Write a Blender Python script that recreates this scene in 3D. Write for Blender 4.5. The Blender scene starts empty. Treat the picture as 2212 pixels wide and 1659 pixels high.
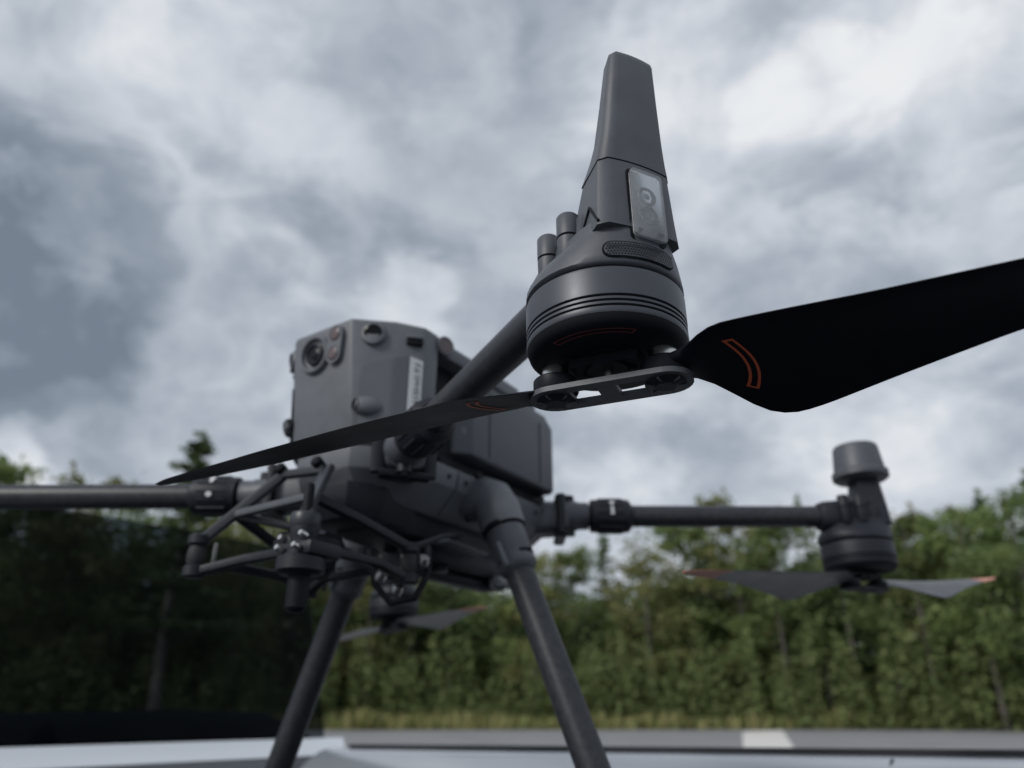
import bpy, bmesh, math, random
from mathutils import Vector, Matrix, Euler
from mathutils import noise as mnoise
R = math.radians
random.seed(7)
sc = bpy.context.scene
COL = sc.collection

# ------------------------------------------------------------------ camera
CZ = 1.25                      # camera height above the asphalt
PITCH = 23.8
cam_d = bpy.data.cameras.new('camera')
cam = bpy.data.objects.new('camera', cam_d); COL.objects.link(cam)
cam.location = (0, 0, CZ); cam.rotation_euler = (R(90 + PITCH), 0, 0)
cam_d.sensor_width = 36; cam_d.lens = 26.1
cam_d.clip_start = 0.02; cam_d.clip_end = 3000
cam_d.dof.use_dof = True; cam_d.dof.focus_distance = 0.325; cam_d.dof.aperture_fstop = 7.2
sc.camera = cam
sc.view_settings.view_transform = 'Standard'; sc.view_settings.look = 'None'
sc.view_settings.exposure = 0.0; sc.view_settings.gamma = 1.0
sc.view_settings.use_curve_mapping = False

FPX = 26.1 / 36 * 2212         # the photograph read at 2212 x 1659
def ray(u, v):
    x = (u - 1106) / FPX; y = -(v - 829.5) / FPX; p = R(PITCH)
    return Vector((x, math.cos(p) - y * math.sin(p), math.sin(p) + y * math.cos(p)))

# ------------------------------------------------------------------ world: cloud deck over a Nishita sky
SUN = Vector((-0.60, -0.52, 0.52)).normalized()
world = bpy.data.worlds.new('World'); sc.world = world; world.use_nodes = True
nt = world.node_tree; N = nt.nodes; N.clear()
def nd(tree, typ, **kw):
    n = tree.nodes.new(typ)
    for k, v in kw.items():
        if k.startswith('i_'):
            key = k[2:]; key = int(key) if key.isdigit() else key.replace('_', ' ')
            n.inputs[key].default_value = v
        else: setattr(n, k, v)
    return n
def lk(tree, a, ao, b, bi): tree.links.new(a.outputs[ao], b.inputs[bi])
def ramp(tree, stops, interp='EASE'):
    n = tree.nodes.new('ShaderNodeValToRGB'); cr = n.color_ramp; cr.interpolation = interp
    while len(cr.elements) < len(stops): cr.elements.new(0.5)
    for e, (p, c) in zip(cr.elements, stops):
        e.position = p; e.color = tuple(c) + (1,) if len(c) == 3 else c
    return n
sky = nd(nt, 'ShaderNodeTexSky', sky_type='NISHITA', sun_disc=False)
sky.sun_elevation = math.asin(SUN.z); sky.sun_rotation = math.atan2(SUN.x, SUN.y)
tc = nd(nt, 'ShaderNodeTexCoord')
sep = nd(nt, 'ShaderNodeSeparateXYZ'); lk(nt, tc, 'Generated', sep, 0)
zc = nd(nt, 'ShaderNodeMath', operation='MAXIMUM', i_1=0.0); lk(nt, sep, 2, zc, 0)
za = nd(nt, 'ShaderNodeMath', operation='ADD', i_1=0.32); lk(nt, zc, 0, za, 0)
px = nd(nt, 'ShaderNodeMath', operation='DIVIDE'); lk(nt, sep, 0, px, 0); lk(nt, za, 0, px, 1)
py = nd(nt, 'ShaderNodeMath', operation='DIVIDE'); lk(nt, sep, 1, py, 0); lk(nt, za, 0, py, 1)
cmb = nd(nt, 'ShaderNodeCombineXYZ'); lk(nt, px, 0, cmb, 0); lk(nt, py, 0, cmb, 1)
def cloud_noise(scale, detail, rough, dist, off):
    mp = nd(nt, 'ShaderNodeMapping'); mp.inputs['Location'].default_value = off
    lk(nt, cmb, 0, mp, 0)
    n = nd(nt, 'ShaderNodeTexNoise', i_Scale=scale, i_Detail=detail, i_Roughness=rough, i_Distortion=dist)
    n.noise_dimensions = '3D'
    lk(nt, mp, 0, n, 'Vector'); return n
nA = cloud_noise(1.5, 3, 0.5, 0.2, (3.1, 7.7, 0.0))
mpB = nd(nt, 'ShaderNodeMapping'); mpB.inputs['Location'].default_value = (4.3, 1.4, 2.0); mpB.inputs['Scale'].default_value = (1, 1, 1.45)
mpB.inputs['Rotation'].default_value = (0, R(14), 0)
lk(nt, tc, 'Generated', mpB, 0)
nB = nd(nt, 'ShaderNodeTexNoise', i_Scale=6.8, i_Detail=8., i_Roughness=.575, i_Distortion=.35); lk(nt, mpB, 0, nB, 'Vector')
nC = nd(nt, 'ShaderNodeTexNoise', i_Scale=15., i_Detail=6., i_Roughness=.6, i_Distortion=.4); lk(nt, mpB, 0, nC, 'Vector')
nS = nd(nt, 'ShaderNodeMapRange', interpolation_type='SMOOTHSTEP'); nS.inputs['From Min'].default_value = .30; nS.inputs['From Max'].default_value = .70
nS.inputs['To Min'].default_value = .33; nS.inputs['To Max'].default_value = .67; lk(nt, nB, 0, nS, 'Value')
nBC = nd(nt, 'ShaderNodeMath', operation='MULTIPLY_ADD', i_1=.24); lk(nt, nC, 0, nBC, 0); lk(nt, nS, 0, nBC, 2)
mixn = nd(nt, 'ShaderNodeMath', operation='MULTIPLY_ADD', i_1=0.72); lk(nt, nBC, 0, mixn, 0)
nAs = nd(nt, 'ShaderNodeMath', operation='MULTIPLY_ADD', i_1=0.42, i_2=-.03); lk(nt, nA, 0, nAs, 0)
lk(nt, nAs, 0, mixn, 2)
# each cloud bank: (direction, angular radius, strength); + brightens, - darkens
prev = mixn
def bank(d, rad, amt, prev):
    d = Vector(d).normalized()
    dt = nd(nt, 'ShaderNodeVectorMath', operation='DISTANCE'); dt.inputs[1].default_value = d
    lk(nt, tc, 'Generated', dt, 0)
    nz = nd(nt, 'ShaderNodeMath', operation='MULTIPLY_ADD', i_1=-max(.2, min(.34, rad * 2.4)), i_2=max(.1, min(.17, rad * 1.2))); lk(nt, nB, 0, nz, 0)
    a = nd(nt, 'ShaderNodeMath', operation='ADD'); lk(nt, dt, 'Value', a, 0); lk(nt, nz, 0, a, 1)
    m = nd(nt, 'ShaderNodeMapRange', interpolation_type='SMOOTHSTEP')
    m.inputs['From Min'].default_value = rad * 1.15; m.inputs['From Max'].default_value = rad * 0.62
    m.inputs['To Min'].default_value = 0; m.inputs['To Max'].default_value = amt
    lk(nt, a, 0, m, 'Value')
    s = nd(nt, 'ShaderNodeMath', operation='ADD'); lk(nt, prev, 0, s, 0); lk(nt, m, 0, s, 1)
    return s
for d, rad, amt in [
    (ray(-30, 585), .21, -.46), (ray(120, 880), .13, -.03), (ray(25, 985), .05, .22),
    (ray(170, 560), .10, .05), (ray(330, 260), .22, .05), (ray(60, 960), .10, .10),
    (ray(980, 120), .16, -.07), (ray(760, 420), .22, -.04), (ray(2030, 40), .20, .09), (ray(1560, 250), .18, .06),
    (ray(1760, 420), .16, -.05), (ray(880, 640), .07, .10), (ray(1330, 950), .10, .07), (ray(1950, 960), .16, .05), (ray(1130, 560), .10, -.04), (ray(250, 420), .10, .07)]:
    prev = bank(d, rad, amt, prev)
cr = ramp(nt, [(0.24, (.175, .215, .27)), (0.42, (.28, .325, .39)), (0.54, (.395, .44, .505)), (0.64, (.50, .545, .61)), (0.76, (.64, .675, .73)), (0.95, (.92, .93, .935))], 'LINEAR')
lk(nt, prev, 0, cr, 0)
scl = nd(nt, 'ShaderNodeVectorMath', operation='SCALE'); scl.inputs['Scale'].default_value = 10.2
lk(nt, cr, 0, scl, 0)
gap = nd(nt, 'ShaderNodeMapRange'); gap.inputs['From Min'].default_value = .88; gap.inputs['From Max'].default_value = 1.05
gap.inputs['To Min'].default_value = .03; gap.inputs['To Max'].default_value = .25
lk(nt, prev, 0, gap, 'Value')
mx = nd(nt, 'ShaderNodeMix', data_type='RGBA'); lk(nt, gap, 0, mx, 'Factor')
lk(nt, scl, 0, mx, 'A'); lk(nt, sky, 0, mx, 'B')
bg = nd(nt, 'ShaderNodeBackground', i_Strength=0.1)
nt.links.new(mx.outputs['Result'], bg.inputs['Color'])
wo = nd(nt, 'ShaderNodeOutputWorld'); lk(nt, bg, 0, wo, 0)

sd = bpy.data.lights.new('sun', 'SUN'); sd.energy = 2.0; sd.angle = R(16); sd.color = (1, .965, .92)
so = bpy.data.objects.new('sun', sd); COL.objects.link(so)
so.rotation_euler = SUN.to_track_quat('Z', 'Y').to_euler(); so.location = SUN * 20

# ------------------------------------------------------------------ materials
def mat(name, col, rough=.5, metal=0., spec=.5, var=0., vscale=60., bump=0., bscale=600., coat=0., **kw):
    m = bpy.data.materials.new(name); m.use_nodes = True
    t = m.node_tree; b = t.nodes['Principled BSDF']
    b.inputs['Base Color'].default_value = tuple(col) + (1,)
    b.inputs['Roughness'].default_value = rough; b.inputs['Metallic'].default_value = metal
    b.inputs['Specular IOR Level'].default_value = spec
    b.inputs['Coat Weight'].default_value = coat
    for k, v in kw.items(): b.inputs[k.replace('_', ' ')].default_value = v
    g = nd(t, 'ShaderNodeTexCoord')
    if var:
        n = nd(t, 'ShaderNodeTexNoise', i_Scale=vscale, i_Detail=5.0, i_Roughness=.65)
        lk(t, g, 'Object', n, 'Vector')
        r = ramp(t, [(.3, [c * (1 - var) for c in col]), (.7, [min(1, c * (1 + var)) for c in col])], 'LINEAR')
        lk(t, n, 0, r, 0); lk(t, r, 0, b, 'Base Color')
        mr = nd(t, 'ShaderNodeMapRange'); mr.inputs['To Min'].default_value = max(0.02, rough - .1); mr.inputs['To Max'].default_value = min(1, rough + .1)
        lk(t, n, 0, mr, 0); lk(t, mr, 0, b, 'Roughness')
    if bump:
        n2 = nd(t, 'ShaderNodeTexNoise', i_Scale=bscale, i_Detail=2.0)
        lk(t, g, 'Object', n2, 'Vector')
        bp = nd(t, 'ShaderNodeBump', i_Strength=bump, i_Distance=.0004)
        lk(t, n2, 0, bp, 'Height'); lk(t, bp, 0, b, 'Normal')
    return m
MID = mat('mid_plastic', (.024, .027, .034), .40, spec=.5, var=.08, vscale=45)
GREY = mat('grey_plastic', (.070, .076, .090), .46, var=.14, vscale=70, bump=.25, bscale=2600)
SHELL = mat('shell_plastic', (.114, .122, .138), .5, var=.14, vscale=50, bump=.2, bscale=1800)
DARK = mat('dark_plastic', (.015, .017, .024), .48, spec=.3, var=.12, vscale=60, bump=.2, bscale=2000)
BLACK = mat('black_plastic', (.006, .007, .011), .6, spec=.2, var=.1)
RUBBER = mat('black_rubber', (.014, .015, .019), .7)
BELL = mat('anodised_bell', (.056, .061, .075), .42, metal=.25, var=.06, vscale=80)
BLADE = mat('blade_composite', (.006, .007, .012), .45, spec=.22, var=.15, vscale=40)
PANEL = mat('panel_plastic', (.098, .106, .121), .5, var=.05, vscale=30)
TUBE = mat('carbon_tube', (.026, .028, .034), .42, spec=.4, var=.35, vscale=180, bump=.3, bscale=900)
BLADE2 = mat('grey_blade_composite', (.014, .016, .022), .34, spec=.4, var=.1, vscale=40)
TIPS = mat('pale_orange_tip', (.55, .22, .14), .5)
ORANGE = mat('orange_paint', (.50, .105, .045), .55)
STEEL = mat('bright_steel', (.62, .62, .60), .28, metal=1.)
LENS = mat('lens_glass', (.006, .007, .011), .3, coat=.0, spec=.18)
REDLENS = mat('infrared_window', (.11, .075, .078), .3, coat=.3)
WHITE = mat('white_print', (.62, .64, .66), .6)
LABEL = mat('label_paper', (.50, .52, .55), .5, var=.03)
INK = mat('label_ink', (.13, .14, .15), .7)
RED = mat('red_mark', (.50, .06, .06), .5)
REFL = mat('lamp_reflector', (.42, .435, .455), .4, metal=.2, var=.45, vscale=260)
def glass(name, tint, rough, refl):
    m = bpy.data.materials.new(name); m.use_nodes = True; t = m.node_tree; t.nodes.clear()
    tr = nd(t, 'ShaderNodeBsdfTransparent'); tr.inputs[0].default_value = tuple(tint) + (1,)
    gl = nd(t, 'ShaderNodeBsdfGlossy', i_Roughness=rough); gl.inputs[0].default_value = (1, 1, 1, 1)
    fr = nd(t, 'ShaderNodeFresnel', i_IOR=1.45)
    ml = nd(t, 'ShaderNodeMath', operation='MULTIPLY', i_1=refl); lk(t, fr, 0, ml, 0)
    mx = nd(t, 'ShaderNodeMixShader'); lk(t, ml, 0, mx, 0); lk(t, tr, 0, mx, 1); lk(t, gl, 0, mx, 2)
    o = nd(t, 'ShaderNodeOutputMaterial'); lk(t, mx, 0, o, 0); return m
def frosted(name, through, col, rough):
    m = glass(name, through, rough, 1.); t = m.node_tree; o = t.nodes['Material Output']
    last = o.inputs[0].links[0].from_node; df = nd(t, 'ShaderNodeBsdfDiffuse'); df.inputs[0].default_value = tuple(col) + (1,)
    mx = nd(t, 'ShaderNodeMixShader', i_0=.24); lk(t, last, 0, mx, 1); lk(t, df, 0, mx, 2); lk(t, mx, 0, o, 0); return m
PANE = frosted('frosted_lamp_cover', (.90, .92, .94), (.46, .475, .49), .2)
TINT = glass('tinted_glass', (.42, .45, .48), .015, .07)
# ------------------------------------------------------------------ mesh helpers
def link(ob, parent=None):
    COL.objects.link(ob)
    if parent: ob.parent = parent
    return ob
def mk(name, verts, faces, m, parent=None, sharp=35, bevel=0., seg=2):
    me = bpy.data.meshes.new(name)
    me.from_pydata([tuple(v) for v in verts], [], faces)
    bm = bmesh.new(); bm.from_mesh(me)
    bmesh.ops.recalc_face_normals(bm, faces=bm.faces)
    if bevel:
        es = [e for e in bm.edges if len(e.link_faces) == 2 and e.calc_face_angle(0) > R(28)]
        bmesh.ops.bevel(bm, geom=es, offset=bevel, segments=seg, affect='EDGES', clamp_overlap=True, profile=.5)
    bm.to_mesh(me); bm.free()
    me.shade_smooth()
    me.set_sharp_from_angle(angle=R(sharp))
    me.materials.append(m)
    return link(bpy.data.objects.new(name, me), parent)
class MB:
    def __init__(s): s.v = []; s.f = []
    def add(s, v, f):
        n = len(s.v); s.v += [Vector(a) for a in v]; s.f += [[i + n for i in q] for q in f]; return s
    def loft(s, secs, caps=True, closed=True):
        n = len(secs[0]); b = len(s.v); s.v += [Vector(a) for q in secs for a in q]
        for i in range(len(secs) - 1):
            for j in range(n if closed else n - 1):
                k = (j + 1) % n
                s.f.append([b + i * n + j, b + i * n + k, b + (i + 1) * n + k, b + (i + 1) * n + j])
        if caps:
            s.f.append([b + j for j in range(n)][::-1]); s.f.append([b + (len(secs) - 1) * n + j for j in range(n)])
        return s
    def lathe(s, prof, o=(0, 0, 0), d=(0, 0, 1), n=32, caps=True):
        d = Vector(d).normalized(); o = Vector(o)
        a = d.orthogonal().normalized(); b = d.cross(a)
        return s.loft([[o + d * h + (a * math.cos(2 * math.pi * j / n) + b * math.sin(2 * math.pi * j / n)) * max(r, 1e-5) for j in range(n)] for r, h in prof], caps)
    def tube(s, p0, p1, r0, r1=None, n=20):
        p0 = Vector(p0); p1 = Vector(p1); d = p1 - p0
        return s.lathe([(r0, 0), (r0 if r1 is None else r1, d.length)], p0, d, n)
    def path(s, pts, rx, ry=None, n=10, up=(0, 0, 1), pw=2.0):
        """swept rounded-rectangle bar through pts"""
        ry = rx if ry is None else ry; pts = [Vector(p) for p in pts]; secs = []; up = Vector(up)
        for i, p in enumerate(pts):
            if i == 0: d = pts[1] - p
            elif i == len(pts) - 1: d = p - pts[i - 1]
            else: d = (pts[i + 1] - p).normalized() + (p - pts[i - 1]).normalized()
            d.normalize(); a = d.cross(up)
            if a.length < 1e-4: a = d.orthogonal()
            a.normalize(); b = a.cross(d)
            secs.append([p + a * rx * sg(math.cos(2 * math.pi * j / n), 2 / pw) + b * ry * sg(math.sin(2 * math.pi * j / n), 2 / pw) for j in range(n)])
        return s.loft(secs)
    def box(s, c, size, rot=None):
        hx, hy, hz = [a / 2 for a in size]; c = Vector(c)
        vs = [Vector((x, y, z)) for z in (-hz, hz) for x, y in ((-hx, -hy), (hx, -hy), (hx, hy), (-hx, hy))]
        if rot is not None: vs = [rot @ v for v in vs]
        return s.add([c + v for v in vs], [[3, 2, 1, 0], [4, 5, 6, 7], [0, 1, 5, 4], [1, 2, 6, 5], [2, 3, 7, 6], [3, 0, 4, 7]])
    def prism(s, lo, hi):
        """lo, hi: matching loops of 3-D points"""
        return s.loft([lo, hi])
    def build(s, name, m, parent=None, sharp=35, bevel=0., seg=2): return mk(name, s.v, s.f, m, parent, sharp, bevel, seg)
def sg(x, p): return math.copysign(abs(x) ** p, x)
def empty(name, loc=(0, 0, 0), parent=None):
    o = bpy.data.objects.new(name, None); o.empty_display_size = .05; o.location = loc; return link(o, parent)
def tag(o, label=None, cat=None, group=None, kind=None):
    if label: o['label'] = label
    if cat: o['category'] = cat
    if group: o['group'] = group
    if kind: o['kind'] = kind
    return o
def rotz(a): return Matrix.Rotation(a, 3, 'Z')
# ------------------------------------------------------------------ setting: ground, car park, verge
def noisy(name, cols, scale, rough=.9, bump=0., bs=8., spec=.3):
    m = bpy.data.materials.new(name); m.use_nodes = True; t = m.node_tree; b = t.nodes['Principled BSDF']
    g = nd(t, 'ShaderNodeTexCoord'); n = nd(t, 'ShaderNodeTexNoise', i_Scale=scale, i_Detail=6., i_Roughness=.6)
    lk(t, g, 'Object', n, 'Vector')
    r = ramp(t, [(.25 + .5 * i / (len(cols) - 1), c) for i, c in enumerate(cols)], 'LINEAR'); lk(t, n, 0, r, 0); lk(t, r, 0, b, 'Base Color')
    b.inputs['Roughness'].default_value = rough; b.inputs['Specular IOR Level'].default_value = spec
    if bump:
        n2 = nd(t, 'ShaderNodeTexNoise', i_Scale=bs, i_Detail=4.); lk(t, g, 'Object', n2, 'Vector')
        bp = nd(t, 'ShaderNodeBump', i_Strength=bump, i_Distance=.02); lk(t, n2, 0, bp, 'Height'); lk(t, bp, 0, b, 'Normal')
    return m
SOIL = noisy('verge_soil', [(.045, .05, .02), (.10, .085, .04), (.06, .07, .025)], .35)
ASPH = noisy('worn_asphalt', [(.20, .203, .215), (.25, .25, .26), (.30, .298, .30)], .25, .8, .3, 60.)
PAINT = noisy('worn_white_paint', [(.62, .60, .55), (.72, .70, .66), (.66, .64, .60)], 1.3, .7)
def gpt(u, v, z=0.):
    d = ray(u, v); t = (z - CZ) / d.z; return Vector((d.x * t, d.y * t, z))
mb = MB(); mb.add([(-900, -900, -.03), (900, -900, -.03), (900, 900, -.03), (-900, 900, -.03)], [[0, 1, 2, 3]])
tag(mb.build('ground', SOIL), kind='structure')
# wooded rise behind the trees
mb = MB(); an = [R(-75 + 150 * i / 60) for i in range(61)]
def rz(a, k): return k * (1 + .25 * mnoise.noise(Vector((a * 6, k, 2))))
mb.loft([[(math.sin(a) * d, math.cos(a) * d, rz(a, h) - .02) for a in an] for d, h in ((84, 0), (93, 2.2), (100, 5.5), (112, 8.), (135, 9.)) ], caps=False, closed=False)
tag(mb.build('wooded_rise', noisy('leaf_litter_slope', [(.03, .042, .02), (.055, .07, .032), (.04, .055, .025)], .5)), kind='structure')
EDGE = 60.
mb = MB(); xs = [-170 + 10 * i for i in range(35)]
top = [(x, EDGE + .9 * math.sin(x * .07) + .5 * math.sin(x * .31 + 1), 0) for x in xs]
vs = [(-170, -40, 0), (170, -40, 0)] + top[::-1]
mb.add(vs, [list(range(len(vs)))])
tag(mb.build('asphalt_car_park', ASPH), kind='structure')
mb = MB(); q = [gpt(1604, 1581), gpt(1690, 1577.5), gpt(1722, 1625), gpt(1606, 1625)]
mb.add([(p.x, p.y, .004) for p in q], [[0, 1, 2, 3]])
tag(mb.build('painted_road_marking', PAINT), kind='structure')
# pale edge line along the far side of the car park
mb = MB(); pts = [Vector((x, EDGE - 2.2 + .9 * math.sin(x * .07), .004)) for x in range(-30, 3, 3)]
for a, b in zip(pts, pts[1:]): mb.add([a, b, b + Vector((0, 1.1, 0)), a + Vector((0, 1.1, 0))], [[0, 1, 2, 3]])
tag(mb.build('faded_edge_line', noisy('faded_paint', [(.24, .235, .23), (.33, .32, .31)], .6)), kind='structure')

def foliage(name, cols, trans=.25):
    m = bpy.data.materials.new(name); m.use_nodes = True; t = m.node_tree; b = t.nodes['Principled BSDF']
    ge = nd(t, 'ShaderNodeNewGeometry'); oi = nd(t, 'ShaderNodeObjectInfo')
    r = ramp(t, [(i / (len(cols) - 1), c) for i, c in enumerate(cols)], 'LINEAR')
    lk(t, ge, 'Random Per Island', r, 0)
    hs = nd(t, 'ShaderNodeHueSaturation')
    mr = nd(t, 'ShaderNodeMapRange'); mr.inputs['To Min'].default_value = .72; mr.inputs['To Max'].default_value = 1.25
    lk(t, oi, 'Random', mr, 0); lk(t, mr, 0, hs, 'Value'); lk(t, r, 0, hs, 'Color')
    lk(t, hs, 0, b, 'Base Color'); b.inputs['Roughness'].default_value = .65; b.inputs['Specular IOR Level'].default_value = .25
    tl = nd(t, 'ShaderNodeBsdfTranslucent'); lk(t, hs, 0, tl, 'Color')
    ms = nd(t, 'ShaderNodeMixShader', i_0=.42); lk(t, b, 0, ms, 1); lk(t, tl, 0, ms, 2)
    lk(t, ms, 0, t.nodes['Material Output'], 0)
    return m
NEEDLE = foliage('pine_needles', [(0.1025, 0.1539, 0.0747), (0.1478, 0.2072, 0.0942), (0.1235, 0.1806, 0.0844), (0.1884, 0.2398, 0.1039)])
LEAF = foliage('broad_leaves', [(0.1427, 0.2083, 0.0806), (0.2093, 0.2786, 0.1008), (0.1714, 0.2358, 0.0941), (0.2776, 0.3185, 0.121)])
OLIVE = foliage('early_autumn_leaves', [(0.1922, 0.233, 0.0907), (0.2632, 0.2856, 0.1042), (0.2189, 0.2255, 0.1008), (0.3133, 0.2736, 0.1277)])
BARK = noisy('bark', [(.08, .072, .062), (.15, .137, .122), (.21, .195, .18)], 3.)
WEED = foliage('weeds', [(0.1982, 0.228, 0.0826), (0.3271, 0.3148, 0.1475), (0.2478, 0.2768, 0.1003), (0.3767, 0.3257, 0.1652), (0.1735, 0.2334, 0.0826)])

def leafq(mb, p, s, rnd, flat=.5):
    n = Vector((rnd.gauss(0, 1), rnd.gauss(0, 1), rnd.gauss(0, 1) * 1.2 + flat)).normalized()
    a = n.orthogonal().normalized(); a = Matrix.Rotation(rnd.random() * 6.28, 3, n) @ a; b = n.cross(a)
    w = s * rnd.uniform(.45, .8); l = s * rnd.uniform(.8, 1.25)
    mb.add([p - a * l, p + b * w * .9 - a * l * .2, p + a * l, p - b * w - a * .1 * l], [[0, 1, 2, 3]])
def crown_broad(rnd, h, w):
    """unit-free crown: clumps of leaves round limb ends"""
    mb = MB(); limbs = []
    for i in range(34):
        t = rnd.uniform(.26, .98); a = rnd.uniform(0, 6.283)
        rad = w * (1 - abs(t - .52) ** 1.7 * 1.9) * rnd.uniform(.35, 1.)
        rad = max(rad, w * .1)
        c = Vector((math.cos(a) * rad, math.sin(a) * rad, h * t)); limbs.append(c)
        cr_ = w * rnd.uniform(.22, .42)
        for k in range(int(120 * rnd.uniform(.6, 1.2))):
            q = Vector((rnd.gauss(0, .5), rnd.gauss(0, .5), rnd.gauss(0, .36))) * cr_
            leafq(mb, c + q, rnd.uniform(.11, .24), rnd)
    return mb, limbs
def crown_pine(rnd, h, w):
    mb = MB(); limbs = []
    t = rnd.uniform(.26, .36); k = 0
    while t < .985:
        L = w * (1 - t) ** .72 * rnd.uniform(.72, 1.2) + .14
        for j in range(rnd.randint(4, 6)):
            a = rnd.uniform(0, 6.283); d = Vector((math.cos(a), math.sin(a), .0)); ll = L * rnd.uniform(.6, 1.1)
            lift = rnd.uniform(.05, .35)
            limbs.append(Vector((d.x * ll * .8, d.y * ll * .8, h * t + lift * ll * .8)))
            for q in range(int(16 + ll * 20)):
                s = rnd.random() ** .7
                p = Vector((0, 0, h * t)) + d * ll * s + Vector((0, 0, lift * ll * s)) + Vector((rnd.gauss(0, .14), rnd.gauss(0, .14), rnd.gauss(0, .09))) * (.5 + ll * .28)
                leafq(mb, p, rnd.uniform(.10, .21), rnd, 1.1)
        t += rnd.uniform(.025, .05)
    for q in range(26): leafq(mb, Vector((rnd.gauss(0, .10), rnd.gauss(0, .10), h * rnd.uniform(.93, 1.03))), .2, rnd, 0)
    return mb, limbs
def trunk(rnd, h, r, limbs, name='trunk'):
    mb = MB(); pts = []; x = y = 0
    for i in range(9):
        t = i / 8; pts.append((Vector((x, y, h * .97 * t)), max(.02, r * (1 - t) ** .8)))
        x += rnd.gauss(0, .05); y += rnd.gauss(0, .05)
    mb.loft([[p + Vector((math.cos(a), math.sin(a), 0)) * rr * (1.25 if i == 0 else 1) for a in [2 * math.pi * j / 9 for j in range(9)]] for i, (p, rr) in enumerate(pts)])
    for c in limbs[::2]:
        z0 = max(.1 * h, c.z - .35 * math.hypot(c.x, c.y))
        i = min(7, int(z0 / (h * .97) * 8)); p0 = pts[i][0].copy(); p0.z = z0
        mb.tube(p0, c, max(.03, pts[i][1] * .38), .012, 5)
    return mb
PROTO = []
def proto(kind, seed, h, w):
    rnd = random.Random(seed)
    mb, limbs = (crown_pine if kind == 'pine' else crown_broad)(rnd, h, w)
    m = {'pine': NEEDLE, 'broad': LEAF, 'olive': OLIVE}[kind]
    cm = bpy.data.meshes.new('crown'); cm.from_pydata([tuple(v) for v in mb.v], [], mb.f); cm.materials.append(m)
    tb = trunk(rnd, h, .20 if kind == 'pine' else .17, limbs)
    tm = bpy.data.meshes.new('trunk'); tm.from_pydata([tuple(v) for v in tb.v], [], tb.f); tm.materials.append(BARK); tm.shade_smooth()
    return cm, tm, h
PR = {'pine': [proto('pine', 11, 16, 3.0), proto('pine', 12, 16, 3.5), proto('pine', 13, 16, 2.6)],
      'broad': [proto('broad', 21, 14, 3.3), proto('broad', 22, 14, 3.8), proto('broad', 23, 14, 3.0)],
      'olive': [proto('olive', 31, 13, 3.2), proto('olive', 32, 13, 2.8)]}
# (x in the photograph, y of the tip, distance, kind, label)
TREES = [
 (-40, 985, 66, 'broad', 'broadleaf tree cut by the left edge of the photo, above the arm'),
 (14, 1008, 72, 'pine', 'pine tip just above the drone arm at the far left edge'),
 (110, 1062, 70, 'broad', 'dark broadleaf tree seen through the windscreen, second from its left end'),
 (205, 1018, 68, 'olive', 'olive leaved tree whose sparse top shows over the left drone arm'),
 (300, 1066, 71, 'broad', 'green broadleaf tree left of the lone pine, below the left drone arm'),
 (440, 944, 64, 'pine', 'tall pine rising over the left drone arm beside the blade tip'),
 (545, 1085, 70, 'olive', 'olive tree seen behind the gimbal bracket left of the drone nose'),
 (640, 1075, 74, 'broad', 'broadleaf tree behind the drone nose, half hidden by the bracket'),
 (735, 1105, 70, 'pine', 'pine behind the top of the left landing leg'),
 (815, 1120, 68, 'olive', 'brownish tree behind the far rotor pod between the legs'),
 (900, 1120, 73, 'broad', 'broadleaf tree just right of the far rotor pod between the legs'),
 (985, 1105, 70, 'pine', 'pine with pale trunk between the landing legs, behind the orange blade tip'),
 (1065, 1130, 72, 'broad', 'broadleaf tree behind the upper part of the right landing leg'),
 (1150, 1168, 69, 'olive', 'low olive tree just right of the right landing leg top'),
 (1235, 1190, 71, 'broad', 'lowest broadleaf tree, under the clamp of the right drone arm'),
 (1300, 1150, 76, 'pine', 'slender pine standing under the start of the right drone arm'),
 (1385, 1172, 69, 'olive', 'yellow green tree below the left half of the right arm tube'),
 (1468, 1120, 74, 'broad', 'broadleaf tree below the middle of the right drone arm tube'),
 (1508, 1082, 78, 'pine', 'thin pine whose tip pokes above the right arm tube, leftmost such tip'),
 (1572, 1076, 73, 'olive', 'olive tree tip showing above the right arm tube, middle one of three'),
 (1650, 1125, 69, 'broad', 'broadleaf tree with bare trunk under the right rotor blade'),
 (1722, 1080, 75, 'pine', 'pine tip above the right arm tube nearest the dome pod'),
 (1790, 1110, 71, 'broad', 'broadleaf tree behind the right rotor motor'),
 (1870, 1120, 70, 'pine', 'pine hidden behind the dome topped rotor pod'),
 (1945, 1112, 68, 'broad', 'rounded broadleaf tree immediately right of the dome topped pod'),
 (2003, 1092, 70, 'olive', 'olive tree second to the right of the dome topped pod'),
 (2062, 1100, 66, 'broad', 'dense broadleaf tree third to the right of the dome topped pod'),
 (2112, 1066, 69, 'pine', 'dark pine spire near the right edge of the photo'),
 (2165, 1078, 63, 'broad', 'bushy broadleaf tree close to the right edge, before the corner pine'),
 (2222, 1022, 66, 'pine', 'tallest pine at the right edge of the photo'),
 (2300, 1040, 64, 'broad', 'broadleaf tree cut off by the right edge of the photo')]
rnd = random.Random(5)
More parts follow.
